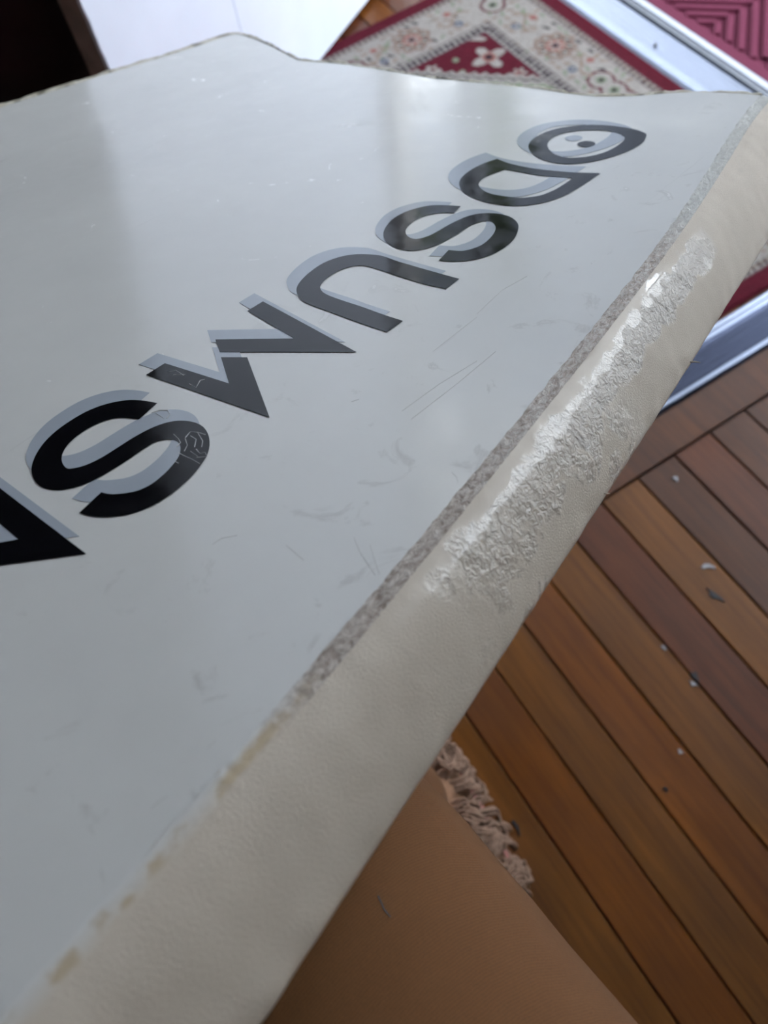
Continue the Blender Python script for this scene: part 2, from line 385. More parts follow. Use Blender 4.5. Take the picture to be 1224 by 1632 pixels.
# ------------------------------------------------------------------ rug
RX0, RX1, RY0, RY1 = -1.335, -0.4465, -0.42, 0.998
def rug():
    st = 0.0026
    xs = np.arange(RX0, RX1 + 1e-6, st); ys = np.arange(RY0, RY1 + 1e-6, st)
    X, Y = np.meshgrid(xs, ys, indexing='ij')
    a = X - RX0; b = RX1 - X; c = RY1 - Y; d = Y - RY0
    e = np.minimum(np.minimum(a, b), np.minimum(c, d))
    vert = np.minimum(a, b) <= np.minimum(c, d)          # bands that run along y
    s = np.where(vert, np.minimum(c, d), np.minimum(a, b))   # distance from the corner along the band
    def rgb(r, g, b_): return (np.array([r, g, b_]) / 255.) ** 2.2
    cream, crim, dark, tan, rose, grn, navy = rgb(150, 144, 138), rgb(84, 28, 40), rgb(44, 36, 44), rgb(132, 114, 102), rgb(140, 95, 88), rgb(120, 128, 108), rgb(66, 78, 100)
    col = np.empty(X.shape + (3,)); col[:] = cream
    def put(m, q): col[m] = q
    n1 = rng.random(X.shape)
    # soft mottling in the cream ground: small leaves and flowers
    bx, by = np.floor(X / .017), np.floor(Y / .017)
    hsh = np.modf(np.abs(np.sin(bx * 12.9898 + by * 78.233) * 43758.5453))[0]
    ang = hsh * 6.28; lx = (X / .017 - bx - .5); ly = (Y / .017 - by - .5)
    lu = lx * np.cos(ang) + ly * np.sin(ang); lv = -lx * np.sin(ang) + ly * np.cos(ang)
    leaf = (lu / .46) ** 2 + (lv / .17) ** 2 < 1
    ground = (e > .046) & (e < .137)
    put(leaf & ground & (hsh < .33), tan); put(leaf & ground & (hsh >= .33) & (hsh < .5), grn); put(leaf & ground & (hsh >= .5) & (hsh < .6), dark)
    r_e = e - .090
    # rosettes
    for s0 in (.272, .555, .84, 1.12):
        ds = s - s0; rr = np.hypot(ds, r_e * 1.0); th_ = np.arctan2(r_e, ds)
        rim = .0335 + .003 * np.cos(8 * th_)
        put(rr < rim, tan); put((rr < rim * .86) & (rr > rim * .55) & (np.cos(8 * th_) > .1), cream); put((rr < rim * .5), rose)
        put((rr < rim * .42) & (np.cos(6 * th_) > 0), cream); put(rr < rim * .16, dark)
        put((np.abs(rr - rim) < .0016), rgb(120, 98, 92)); put((rr < rim * .8) & (rr > rim * .6) & (np.sin(16 * th_) > .55), dark)
    # crimson outlined double-lobed cartouches
    for s0 in (.092, .412, .698, .98):
        ds = s - s0
        d1 = np.minimum(np.hypot(ds - .017, r_e), np.hypot(ds + .017, r_e))
        if s0 < .1: d1 = np.minimum(np.hypot(a - .083, c - .083 - .0), np.hypot(a - .083 - .02, c - .083 - .02)); 
        put(d1 < .024, crim); put(d1 < .0195, cream); put(d1 < .009, grn); put(d1 < .005, dark)
    # leaf scrolls between them
    for s0 in (.182, .342, .485, .625):
        ds = s - s0; put((np.abs(r_e - .012 * np.sin(ds * 90)) < .0028) & (np.abs(ds) < .036), tan)
        put((np.hypot(ds, r_e - .018) < .008), navy); put((np.hypot(ds, r_e - .018) < .004), cream)
        put((np.hypot(ds, r_e + .02) < .007), rose); put((np.hypot(ds + .025, r_e + .016) < .005), grn)
    # guards
    g1 = (e > .030) & (e < .046); put(g1, cream)
    ph = np.modf(s / .0115)[0]; put(g1 & (((ph - .5) / .32) ** 2 + ((e - .038) / .0052) ** 2 < 1), dark); put(g1 & (np.abs(e - .0385) < .0012), tan)
    put(g1 & ((e < .0325) | (e > .0442)), rgb(110, 95, 95))
    g2 = (e > .137) & (e < .161); put(g2, cream); put(g2 & (((ph - .5) / .33) ** 2 + ((e - .149) / .008) ** 2 < 1), dark)
    put(g2 & ((e < .1395) | (e > .1585)), rgb(90, 76, 80))
    put(e < .030, crim)
    # field
    fld = e >= .161; put(fld, crim)
    hs = (bx * 3 + by * 5) % 7
    ca, cc = np.minimum(a, b), np.minimum(c, d)
    def flower(pa, pc, R, n, core=dark):
        dx, dy = ca - pa, cc - pc; rr = np.hypot(dx, dy); t_ = np.arctan2(dy, dx)
        put(fld & (rr < R * (.72 + .28 * np.cos(n * t_))), cream); put(fld & (rr < R * .38), rose); put(fld & (rr < R * .2), core)
    flower(.222, .196, .034, 4); flower(.292, .182, .0165, 6); flower(.186, .292, .0165, 6)
    for (u0, v0) in ((.225, .255), (.30, .205), (.19, .245)):
        put(fld & (np.hypot(ca - u0, cc - v0) < .006), grn)
    du = ((ca - .185) * .7 + (cc - .205) * -.7); dv = ((ca - .185) * .7 + (cc - .205) * .7)
    put(fld & ((du / .020) ** 2 + ((dv + .03) / .007) ** 2 < 1), cream)
    med = ca + cc - (.475 + .010 * np.abs(np.sin((ca - cc) * 110)))
    put(fld & (med > 0), cream); put(fld & (med > .012) & (med < .018), dark); put(fld & (med > .03) & (med < .07), grn); put(fld & (med > .07), rgb(150, 60, 70))
    put(fld & leaf & (hsh < .25) & (med > .018), cream)
    col *= (.82 + .3 * n1)[..., None]
    Z = 0.0075 + rng.random(X.shape) * .0008 + .0006 * np.sin(X * 900) * np.sin(Y * 900)
    nx_, ny_ = X.shape
    edge = np.zeros(X.shape, bool); edge[0] = edge[-1] = True; edge[:, 0] = edge[:, -1] = True
    Z[edge] = 0.0008
    V = np.stack([X - RX0, Y - RY0, Z], -1).reshape(-1, 3)
    idx = np.arange(nx_ * ny_).reshape(nx_, ny_)
    F = np.stack([idx[:-1, :-1], idx[1:, :-1], idx[1:, 1:], idx[:-1, 1:]], -1).reshape(-1, 4)
    me = bpy.data.meshes.new('persian_rug')
    me.vertices.add(len(V)); me.vertices.foreach_set('co', V.astype(np.float32).ravel())
    me.loops.add(F.size); me.loops.foreach_set('vertex_index', F.ravel().astype(np.int32))
    me.polygons.add(len(F)); me.polygons.foreach_set('loop_start', (np.arange(len(F)) * 4).astype(np.int32))
    me.update(calc_edges=True)
    at = me.color_attributes.new('weave', 'FLOAT_COLOR', 'POINT')
    at.data.foreach_set('color', np.concatenate([col.reshape(-1, 3), np.ones((len(V), 1))], 1).astype(np.float32).ravel())
    me.polygons.foreach_set('use_smooth', [True] * len(F))
    m = Mat('rug_wool', (.5, .2, .2), 0.95, 0, 0.1); ca_ = m.n.new('ShaderNodeAttribute'); ca_.attribute_name = 'weave'
    nzz = m.noise(m.coord(), 420, 3, .6); m.color(m.mix(m.ramp(nzz, [(.3, 0.35), (.6, 0.0)]), ca_.outputs['Color'], (0.02, 0.012, 0.012)))
    m.bump(nzz, 0.8, 0.002)
    return link('persian_rug', me, m.m, None, (RX0, RY0, 0.0))
tag(rug(), 'crimson and cream oriental rug with a flowered border by the door track', 'rug')

# ------------------------------------------------------------------ the foam board
EX = np.array([-0.31574765, 0.9112819, -0.26432691]); EY = np.array([-0.90523395, -0.37279537, -0.20389973]); BN = np.array([-0.28434998, 0.17489683, 0.94263258])
DB = 0.173
BM = Matrix([[EX[i], EY[i], BN[i], (CAM - DB * BN)[i]] for i in range(3)] + [[0, 0, 0, 1]])
def bp(x, y, dz=0.0):                            # photograph point on the board's plane -> board metres
    r = ray(x, y); t = -(DB + dz) / (r @ BN); P = r * t; return np.array([P @ EX, P @ EY])
board = empty('foam_bodyboard'); board.matrix_world = BM
tag(board, 'white slick foam bodyboard with black lettering, worn along its rail, lying across the lap', 'bodyboard')

def pfit(pts, extra=()):
    a = np.array([bp(*q) for q in pts] + [np.array(e_) for e_ in extra]); return a
ch = pfit([(45,1580),(150,1440),(250,1340),(350,1220),(430,1140),(560,985),(700,830),(790,710),(850,640),(950,510),(1030,415),(1110,300),(1200,165)],
          [(-.45, .235), (-.38, .178), (-.28, .135), (-.18, .112), (-.09, .104)])
pc = np.poly1d(np.polyfit(ch[:, 0], ch[:, 1], 7))
ou = np.array([bp(x, y, .0325) for x, y in [(405,1632),(500,1510),(640,1285),(760,1100),(835,1000),(950,800),(1040,670),(1100,580),(1224,380)]])
po = np.poly1d(np.polyfit(ou[:, 0], ou[:, 1], 2))
def right(u): return pc(u)
def outer_off(u):
    uu = min(max(u, .012), .455); return max(.02, float(pc(uu) - po(uu)))
LE = [(-.47, .50), (-.40, .575), (-.30, .635), (-.15, .675), (0, .690), (.16, .690), (.321, .672), (.43, .660), (.5515, .644)]
pl = np.poly1d(np.polyfit([q[0] for q in LE], [q[1] for q in LE], 5))
tail_px = [(1213,151),(1180,148),(1150,146),(1100,145),(1060,147),(1010,151),(950,152),(900,147),(860,141),(800,136),(740,130),(690,125),(640,116),(590,108),(540,101),(505,99),(478,97),(462,90),(440,80),(412,70),(380,63)]
tail = np.array([bp(*q) for q in tail_px])
tl = np.concatenate([[0], np.cumsum(np.linalg.norm(np.diff(tail, axis=0), axis=1))]); tl /= tl[-1]
def tailp(t): return np.array([np.interp(t, tl, tail[:, 0]), np.interp(t, tl, tail[:, 1])])
UT = tail[0, 0]; UL = tail[-1, 0]; UN = -0.47
def rightp(s):
    u = UN + (UT - UN) * s; j = .0006 * noise.noise(Vector((u * 140, 0, 0))) + .0005 * noise.noise(Vector((u * 420, 5, 0))) if s > .3 else 0
    return np.array([u, right(u) + j]) 
def leftp(s): u = UN + .0 + (UL - UN) * s; return np.array([u, pl(u)])
N0, N1 = rightp(0), leftp(0)
def nosep(t):
    p = N0 * (1 - t) + N1 * t; return p + np.array([-.045 * math.sin(math.pi * t), 0])
dR, dL = tailp(0) - rightp(1), tailp(1) - leftp(1)
CREASE_A, CREASE_B = bp(475, 97), bp(60, 235)
cd = (CREASE_B - CREASE_A) / np.linalg.norm(CREASE_B - CREASE_A); cn = np.array([-cd[1], cd[0]])
if cn[1] < 0: cn = -cn
def surf_z(p):
    z = 0.0
    d = float((p - CREASE_A) @ cn)
    z += 0.05 * (math.sqrt(max(d, 0) ** 2 + .012 ** 2) - .012) if d > 0 else 0
    g = lambda c0, r, a: a * math.exp(-float((p - c0) @ (p - c0)) / (r * r))
    z += g(BUMP1, .035, .0011) + g(BUMP2, .05, -.0010) + g(BUMP3, .03, -.0012)
    z += .0005 * noise.noise(Vector((p[0] * 9, p[1] * 9, 0)))
    return z
BUMP1, BUMP2, BUMP3 = bp(270, 150), bp(950, 150), bp(1080, 175)
def slick():
    nu, nv = 300, 150; V, F, UVs = [], [], []
    for i in range(nu + 1):
        s = 1 - (1 - i / nu) ** 1.0
        for j in range(nv + 1):
            t = j / nv
            R, L, N, T = rightp(s), leftp(s), nosep(t), tailp(t)
            p = (1 - t) * R + t * L + (1 - s) * N + s * T - ((1-s)*(1-t)*rightp(0) + (1-s)*t*leftp(0) + s*(1-t)*tailp(0) + s*t*tailp(1))
            V.append((p[0], p[1], surf_z(p))); UVs.append((p[0], p[1]))
    for i in range(nu):
        for j in range(nv): F.append((i*(nv+1)+j, (i+1)*(nv+1)+j, (i+1)*(nv+1)+j+1, i*(nv+1)+j+1))
    return V, F, UVs
ms = Mat('slick_skin', (0.7, 0.71, 0.69), 0.16, 0, 0.5); v = ms.coord()
n1 = ms.noise(v, 11, 4, .6); n2 = ms.noise(ms.mapping(v, (6, 160, 1)), 1.0, 4, .65, .6); n3 = ms.noise(v, 46, 5, .62, 1.2)
c = ms.ramp(n1, [(0.3, (0.62, 0.615, 0.59)), (0.7, (0.67, 0.665, 0.635))])
# smudges gather towards the worn rail
uvc = ms.sep(v); edge = ms.math('SUBTRACT', 0.30, uvc[1]); edge = ms.math('MULTIPLY', edge, 5.0, True)
sm = ms.math('MULTIPLY', ms.ramp(n3, [(0.60, 0.0), (0.74, 0.55)]), edge, True)
c = ms.mix(sm, c, (0.27, 0.25, 0.23))
c = ms.mix(ms.ramp(n2, [(0.69, 0.0), (0.74, 0.22)]), c, (0.36, 0.35, 0.34))
ms.color(c); ms.rough(ms.ramp(n3, [(0.35, 0.12), (0.75, 0.30)]))
ms.bump(n1, 0.10, 0.004)
Vs, Fs, Us = slick()
sk = mesh('slick_skin', Vs, Fs, ms.m, board, None, True, Us)

# rail: cross-section swept along the visible right edge (offset out, depth), fractions of the outer offset
PROF = [(0, 0, 0.0), (.05, .0003, 1), (.10, .0006, 2), (.14, .0009, 3), (.18, .0012, 4), (.30, .0027, 5), (.42, .0051, 6), (.53, .0084, 7), (.64, .0126, 8), (.75, .0174, 9),
        (.86, .0230, 10), (.95, .0282, 11), (1.0, .0325, 12), (.97, .0360, 13), (.80, .0405, 14), (.45, .0450, 15)]
PL = [0]
for a_, b_ in zip(PROF[:-1], PROF[1:]): PL.append(PL[-1] + math.hypot((b_[0] - a_[0]) * .029, b_[1] - a_[1]))
def rail(k0, k1, name, mat, sub=4, nu=900, amp=0.0, lift=0.0, u0=UN, u1=None):
    u1 = u1 or UT
    ks = np.linspace(k0, k1, (k1 - k0) * sub + 1); V, F, UVs = [], [], []
    P = np.array(PROF)
    for i in range(nu + 1):
        s = (u0 - UN + (u1 - u0) * i / nu) / (UT - UN); R = rightp(s); u = R[0]; off = outer_off(u); Rs = np.array([u, right(u)])
        sl = (pc(u + .002) - pc(u - .002)) / .004; nrm = np.array([sl, -1]) / math.hypot(sl, 1)
        for k in ks:
            o = np.interp(k, range(len(P)), P[:, 0]) * off; z = -np.interp(k, range(len(P)), P[:, 1])
            q = np.interp(k, range(len(P)), PL)
            dv = amp * min(1, max(.15, (u - .03) * 25)) * (noise.fractal(Vector((u * 500, q * 600, 1)), .7, 2.1, 3)) + lift
            if name == 'foam_rail' and k > 4:    # hand-cut foam: gentle lumps and a ragged lower arris
                dv += .0007 * noise.noise(Vector((u * 22, q * 40, 3))) + .00025 * noise.noise(Vector((u * 110, q * 110, 7)))
                if abs(k - 12) < 1.2: dv += .0006 * noise.noise(Vector((u * 90, 0, 9)))
            B = Rs + (R - Rs) * max(0, 1 - k / 5)
            V.append((B[0] + nrm[0] * (o + dv * .7), B[1] + nrm[1] * (o + dv * .7), z + dv * .7 + (surf_z(R) if k < 3 else 0))); UVs.append((u, q))
    m_ = len(ks)
    for i in range(nu):
        for j in range(m_ - 1): F.append((i*m_+j, i*m_+j+1, (i+1)*m_+j+1, (i+1)*m_+j))
    return mesh(name, V, F, mat, board, None, True, UVs)
mr = Mat('cream_foam', (0.62, 0.54, 0.42), 0.55, 0, 0.4); uv = mr.coord('UV'); s_ = mr.sep(uv)
g1 = mr.noise(uv, 1500, 2, .5); g2 = mr.noise(uv, 22, 3); g3 = mr.noise(uv, 420, 3, .6, 1.0); g4 = mr.noise(uv, 60, 3, .55, .8)
c = mr.ramp(g2, [(0.3, (0.53, 0.46, 0.375)), (0.7, (0.61, 0.535, 0.44))])
c = mr.mix(mr.ramp(g4, [(0.62, 0.0), (0.75, 0.25)]), c, (0.42, 0.37, 0.31)); mr.color(c)
def band(x, lo, hi, soft):                       # 1 inside lo..hi
    a_ = mr.math('MULTIPLY', mr.math('SUBTRACT', x, lo), 1 / soft, True); b_ = mr.math('MULTIPLY', mr.math('SUBTRACT', hi, x), 1 / soft, True)
    return mr.math('MULTIPLY', a_, b_)
jit = mr.math('MULTIPLY', mr.math('SUBTRACT', g4, .5), .016)
qq = mr.math('ADD', s_[1], jit); uj = mr.math('ADD', s_[0], mr.math('MULTIPLY', jit, 3.0))
wet = mr.math('MULTIPLY', band(uj, .115, .37, .02), band(qq, .0085, .0245, .002), True)
spots = mr.math('MULTIPLY', mr.math('MULTIPLY', band(uj, .12, .26, .03), band(s_[1], .012, .052, .006)), mr.ramp(g4, [(.50, 0.0), (.58, 1.0)]), True)
glue = mr.math('MULTIPLY', band(uj, .095, .33, .02), band(s_[1], .0, .0125, .001), True)
wetall = mr.math('MAXIMUM', wet, spots)
shine = mr.math('MAXIMUM', wetall, mr.math('MULTIPLY', glue, .45))
mr.rough(mr.math('SUBTRACT', .56, mr.math('MULTIPLY', shine, .50)))
mr.l.new(mr.math('ADD', .4, mr.math('MULTIPLY', wetall, .75)), mr.b.inputs['Specular IOR Level'])
mr.l.new(mr.math('MULTIPLY', wetall, .8), mr.b.inputs['Coat Weight']); mr.b.inputs['Coat Roughness'].default_value = .05
dry = mr.math('SUBTRACT', 1.0, mr.math('MAXIMUM', glue, mr.math('MULTIPLY', wetall, .7)), True)
mr.bump(g1, mr.math('MULTIPLY', dry, .6), .00045)
gw = mr.noise(uv, 150, 2, .5, .6); mr.bump(gw, mr.math('MULTIPLY', wetall, .6), .0022)
mr.bump(g3, mr.math('MULTIPLY', wetall, .75), .0016)
mr.bump(g4, .12, .0012)
mat_foam = mr.m
mw = Mat('worn_edge', (0.4, 0.33, 0.27), 0.6); uv = mw.coord('UV'); s_ = mw.sep(uv)
a1 = mw.noise(mw.mapping(uv, (260, 520, 1)), 1, 4, .7, .5); a2 = mw.noise(mw.mapping(uv, (45, 60, 1)), 1, 3); a3 = mw.noise(mw.mapping(uv, (130, 170, 1), (3, 1, 0)), 1, 3)
c = mw.ramp(a1, [(0.32, (0.20, 0.15, 0.12)), (0.5, (0.42, 0.36, 0.31)), (0.7, (0.62, 0.58, 0.53))])
qn = mw.math('MULTIPLY', s_[1], 190.0, True)
blot = mw.math('MULTIPLY', mw.ramp(a3, [(0.47, 0.0), (0.60, 0.8)]), mw.ramp(mw.math('MULTIPLY', s_[1], 180.0, True), [(0.1, 0.0), (0.4, 1.0), (0.65, 1.0), (0.95, 0.0)]), True)
c2 = mw.mix(blot, mw.mix(qn, (0.64, 0.635, 0.61), (0.57, 0.50, 0.41)), (0.42, 0.32, 0.19))
near = mw.math('MULTIPLY', mw.math('SUBTRACT', s_[0], .055), 40.0, True)     # clean skin with ochre blotches near the nose, grime further on
c = mw.mix(near, c2, c)
far = mw.math('MULTIPLY', mw.math('SUBTRACT', s_[0], .33), 20.0, True); c = mw.mix(mw.math('MULTIPLY', far, .8), c, (0.52, 0.52, 0.48))
wetw = mw.math('MULTIPLY', mw.math('MULTIPLY', mw.math('SUBTRACT', s_[0], .15), 30.0, True), .45)
mw.color(c); mw.rough(mw.math('SUBTRACT', mw.ramp(a2, [(0.4, 0.7), (0.6, 0.35)]), wetw, True)); mw.bump(a1, mw.math('ADD', .1, mw.math('MULTIPLY', near, .7)), .0018); mw.bump(a2, .3, .001)
rail(0, 4, 'worn_edge', mw.m, sub=4, amp=.00045)['label'] = 'brown scuffed strip where the slick meets the rail'
rail(4, 15, 'foam_rail', mat_foam, sub=3)['label'] = 'cream foam rail with a shiny glued patch'

# remaining foam: tail face, left rail, nose and deck
def shell():
    loop = []; k = 90
    for i in range(k + 1): loop.append(nosep(1 - i / k) if False else nosep(i / k))
    for i in range(1, 160): loop.append(leftp(i / 160))
    nt = 260
    for i in range(nt + 1): loop.append(tailp(1 - i / nt))
    pts = np.array(loop); V, F = [], []
    cen = np.array([.05, .40])
    prof = [(0, 0), (.0014, .0008), (.0032, -.0010), (.004, -.010), (.0046, -.020), (.0046, -.035), (.003, -.042), (-.004, -.045)]
    n = len(pts)
    for i, p in enumerate(pts):
        q = pts[min(i + 1, n - 1)] - pts[max(i - 1, 0)]; nr = np.array([q[1], -q[0]]); nr /= np.linalg.norm(nr) + 1e-9
        if nr @ (p - cen) < 0: nr = -nr
        tailish = i > 90 + 159
        for a_, z in prof:
            sc = 1.0 if tailish else 4.0
            jt = .0011 * noise.noise(Vector((p[0] * 60, p[1] * 60, z * 80))) + .0006 * noise.noise(Vector((p[0] * 260, p[1] * 260, z * 200)))
            w = 0 if a_ == 0 else 1
            V.append((p[0] + nr[0] * (a_ * sc + jt * w), p[1] + nr[1] * (a_ * sc + jt * w), z + surf_z(p) + jt * w))
    m_ = len(prof)
    for i in range(n - 1):
        for j in range(m_ - 1): F.append((i*m_+j, i*m_+j+1, (i+1)*m_+j+1, (i+1)*m_+j))
    return V, F
mt = Mat('raw_foam_edge', (0.5, 0.45, 0.35), 0.5); v = mt.coord()
b1 = mt.noise(v, 55, 4, .6, 1); mt.color(mt.ramp(b1, [(0.36, (0.10, 0.085, 0.06)), (0.46, (0.42, 0.38, 0.28)), (0.7, (0.66, 0.64, 0.56))])); mt.bump(b1, .6, .002)
mesh('cut_edge', *shell(), mt.m, board, None, True)
def deck():
    V, F = [], []; nu, nv = 60, 20
    for i in range(nu + 1):
        s = i / nu
        for j in range(nv + 1):
            t = j / nv
            R, L, N, T = rightp(s), leftp(s), nosep(t), tailp(t)
            p = (1 - t) * R + t * L + (1 - s) * N + s * T - ((1-s)*(1-t)*rightp(0) + (1-s)*t*leftp(0) + s*(1-t)*tailp(0) + s*t*tailp(1))
            p = p + np.array([0, -.0125 * (1 - t)]); V.append((p[0], p[1], -.045))
    for i in range(nu):
        for j in range(nv): F.append((i*(nv+1)+j, i*(nv+1)+j+1, (i+1)*(nv+1)+j+1, (i+1)*(nv+1)+j))
    return V, F
mesh('deck', *deck(), mat_foam, board, None, True)
# small torn crumbs of foam on the lower arris
for px, py, L in ((1104, 581, .0025), (963, 792, .0012)):
    q = bp(px, py, .0325); z = -.032
    pth = [(q[0], q[1] + .003, z), (q[0] + .001, q[1] - L * .4, z + .0006), (q[0] + .002, q[1] - L, z + .0002)]
    mesh('foam_crumb', *tube(pth, [.0005, .0003, .0001], 6), mat_foam, board)

# ------------------------------------------------------------------ lettering
mb = Mat('black_print', (0.003, 0.003, 0.004), 0.10, 0, 0.22); v = mb.coord(); q1 = mb.noise(v, 60, 3); mb.rough(mb.ramp(q1, [(.4, .08), (.7, .2)]))
mb.bump(mb.noise(v, 11, 4, .6), .10, .004); mat_print = mb.m
mat_shadow = simple('grey_print', (0.34, 0.37, 0.41), 0.15, nscale=30, var=0.04, b=0.03)
mat_scratch = simple('pale_scratch', (0.5, 0.5, 0.5), 0.4)
def contour(x0, y0, sc, pts, step=4):
    """closed outline; points ending in 1 are sharp corners, the others are smoothed (Catmull-Rom)"""
    P = [bp(x0 + p[0] / sc, y0 + p[1] / sc) for p in pts]; cr = [len(p) > 2 for p in pts]; n = len(P); out = []
    for i in range(n):
        a_, b_ = P[i], P[(i + 1) % n]
        pa = P[i - 1] if not cr[i] else a_ - (b_ - a_) * .3
        pb = P[(i + 2) % n] if not cr[(i + 1) % n] else b_ + (b_ - a_) * .3
        if cr[i] and cr[(i + 1) % n]: out.append(a_); continue
        for k in range(step):
            t = k / step; t2, t3 = t * t, t * t * t
            out.append(.5 * ((2 * a_) + (b_ - pa) * t + (2 * pa - 5 * a_ + 4 * b_ - pb) * t2 + (3 * a_ - pa - 3 * b_ + pb) * t3))
    return out
def fill(name, loops, mat, parent, z, off=(0, 0)):
    cu = bpy.data.curves.new(name, 'CURVE'); cu.dimensions = '2D'; cu.fill_mode = 'BOTH'; cu.extrude = 0.00004
    for lp in loops:
        sp_ = cu.splines.new('POLY'); sp_.points.add(len(lp) - 1); sp_.use_cyclic_u = True
        for i, p in enumerate(lp): sp_.points[i].co = (p[0] + off[0], p[1] + off[1], 0, 1)
    tmp = bpy.data.objects.new(name, cu); C.objects.link(tmp)
    dg = bpy.context.evaluated_depsgraph_get(); me = bpy.data.meshes.new_from_object(tmp.evaluated_get(dg))
    bpy.data.objects.remove(tmp); bpy.data.curves.remove(cu)
    # subdivide long edges so that the print follows the skin
    bm = bmesh.new(); bm.from_mesh(me)
    bmesh.ops.triangulate(bm, faces=bm.faces[:])
    for _ in range(3):
        es = [e_ for e_ in bm.edges if e_.calc_length() > .008]
        if es: bmesh.ops.subdivide_edges(bm, edges=es, cuts=1)
        bmesh.ops.triangulate(bm, faces=bm.faces[:])
    for v_ in bm.verts: v_.co.z += z + surf_z(np.array([v_.co.x, v_.co.y]))
    bm.to_mesh(me); bm.free(); me.name = name; me.materials.clear()
    return link(name, me, mat, parent)
LET = [
 ('letter', (0, 700, 6.8), [[(937,1248,1),(-900,-150,1),(-1060,32,1),(203,1090,1),(-1500,1383,1),(-1500,1570,1)]], (.0036, .0090)),
 ('letter', (0, 560, 3.06), [[(768,257,1),(700,245),(620,243),(520,262),(420,300),(320,360),(240,425),(185,495),(158,560),(160,610),(190,655),(240,675),(300,678),(380,662),(460,630),(540,585),(620,535),(700,480),(760,445),(820,432),(860,440),(880,465),(875,510),(840,560),(790,610),(730,655),(660,685),(580,697),(535,698),(495,690,1),(387,790,1),(440,805),(520,810),(620,798),(720,765),(810,715),(900,645),(970,570),(1015,495),(1022,430),(1000,380),(955,352),(890,342),(820,350),(740,378),(660,420),(580,470),(500,520),(420,558),(350,575),(320,568),(303,535),(310,495),(340,450),(400,400),(470,360),(540,335),(600,328),(680,335,1)]], (.0031, .0086)),
 ('letter', (200, 360, 2.448), [[(374,517,1),(476,517,1),(563,750,1),(82,585,1),(155,540,1),(405,619,1)]], (.0036, .0094)),
 ('letter', (200, 360, 2.448), [[(537,298,1),(477,335,1),(658,443,1),(352,447,1),(369,497,1),(902,495,1)]], (.0036, .0094)),
 ('letter', (440, 360, 4.08), [[(1190,345,1),(1105,410,1),(960,378),(800,330),(680,290),(590,265),(530,262),(460,275),(390,305),(330,345),(293,385),(290,415),(320,445),(400,478),(560,530),(700,580),(825,620,1),(720,693,1),(560,640),(380,575),(230,520),(165,488),(140,450),(135,410),(160,365),(215,310),(300,250),(400,210),(500,190),(600,188),(690,198),(800,235),(1000,292)]], (.0036, .0099)),
 ('letter', (560, 280, 4.08), [[(710,203,1),(620,197),(520,198),(430,215),(340,245),(265,290),(220,345),(208,390),(225,430),(275,465),(340,485),(410,488),(490,475),(560,450),(630,415),(700,375),(760,335),(820,308),(870,298),(915,305),(938,335),(930,370),(900,410),(850,450),(790,475),(720,490),(632,485,1),(568,553,1),(650,558),(740,555),(830,540),(920,510),(1000,465),(1060,410),(1085,350),(1080,310),(1040,275),(980,255),(900,247),(820,252),(750,270),(690,295),(620,330),(560,365),(500,395),(440,412),(400,412),(365,395),(352,365),(370,330),(420,290),(480,265),(550,250),(610,245),(665,248,1)]], (.0022, .0070)),
 ('letter', (700, 150, 3.06), [[(283,318,1),(340,340),(430,360),(530,373),(650,383),(785,388,1),(730,425),(660,470),(590,505),(500,533),(400,547),(300,543),(200,522),(130,490),(98,450),(110,410),(160,370),(220,340)],
                             [(318,370,1),(380,380),(500,400),(650,412,1),(610,440),(560,470),(490,497),(400,508),(310,500),(240,485),(200,460),(195,435),(230,405)]], (.0058, .0115)),
 ('letter', (700, 150, 3.06), [[(1010,205),(990,240),(930,275),(850,305),(750,330),(640,342),(550,335),(480,310),(440,275),(440,240),(480,205),(550,175),(640,158),(740,150),(850,155),(950,172),(1000,190)],
                             [(905,215),(880,245),(820,280),(740,303),(650,312),(580,302),(540,275),(528,245),(550,215),(610,190),(700,178),(800,178),(870,192)]], (.0058, .0115)),
 ('dot', (700, 150, 3.06), [[(674,245),(685,255),(718,260),(750,253),(762,244),(750,234),(718,230),(685,236)]], (.0058, .0115))]
for nm, (x0, y0, sc), loops, off in LET:
    lps = [contour(x0, y0, sc, l) for l in loops]
    o = fill(nm, lps, mat_print, board, .00028)
    fill('drop_shadow', lps, mat_shadow, o, .00016, off)['label'] = 'grey printed shadow of a letter'
# scratches in the prints
def scratch(pts, r=.00022, x0=0, y0=0, sc=1):
    q = [bp(x0 + a_ / sc, y0 + b_ / sc) for a_, b_ in pts]
    mesh('scratch', *tube([(p[0], p[1], .00032 + surf_z(p)) for p in q], [r * (.4 + .9 * random.random()) for _ in q], 5), mat_scratch, board)
for pts in [[(848,408),(872,430),(882,448),(860,470),(872,462)], [(905,425),(930,395),(965,398),(1003,410)], [(872,498),(905,515),(940,530),(975,550)], [(958,480),(975,500),(1000,495),(1012,515),(960,520)],
            [(905,430),(915,460),(900,490)], [(740,305),(780,292),(820,292),(832,312),(815,330)], [(760,305),(800,330)], [(965,400),(990,440),(985,470)], [(930,490),(965,515)], [(855,540),(872,548)],
            [(820,105),(860,98),(900,125)], [(925,165),(958,182),(978,148),(1000,142)], [(848,120),(905,118)], [(930,415),(958,432),(950,470)]]:
    scratch(pts, .00016, 0, 560, 3.06)
mat_scuff = simple('brown_scuff', (0.42, 0.40, 0.37), 0.5)
def scuff(pts, r=.00006):
    q = [bp(a_, b_) for a_, b_ in pts]
    mesh('scuff_mark', *tube([(p[0], p[1], .00005 + surf_z(p)) for p in q], r, 5), mat_scuff, board)
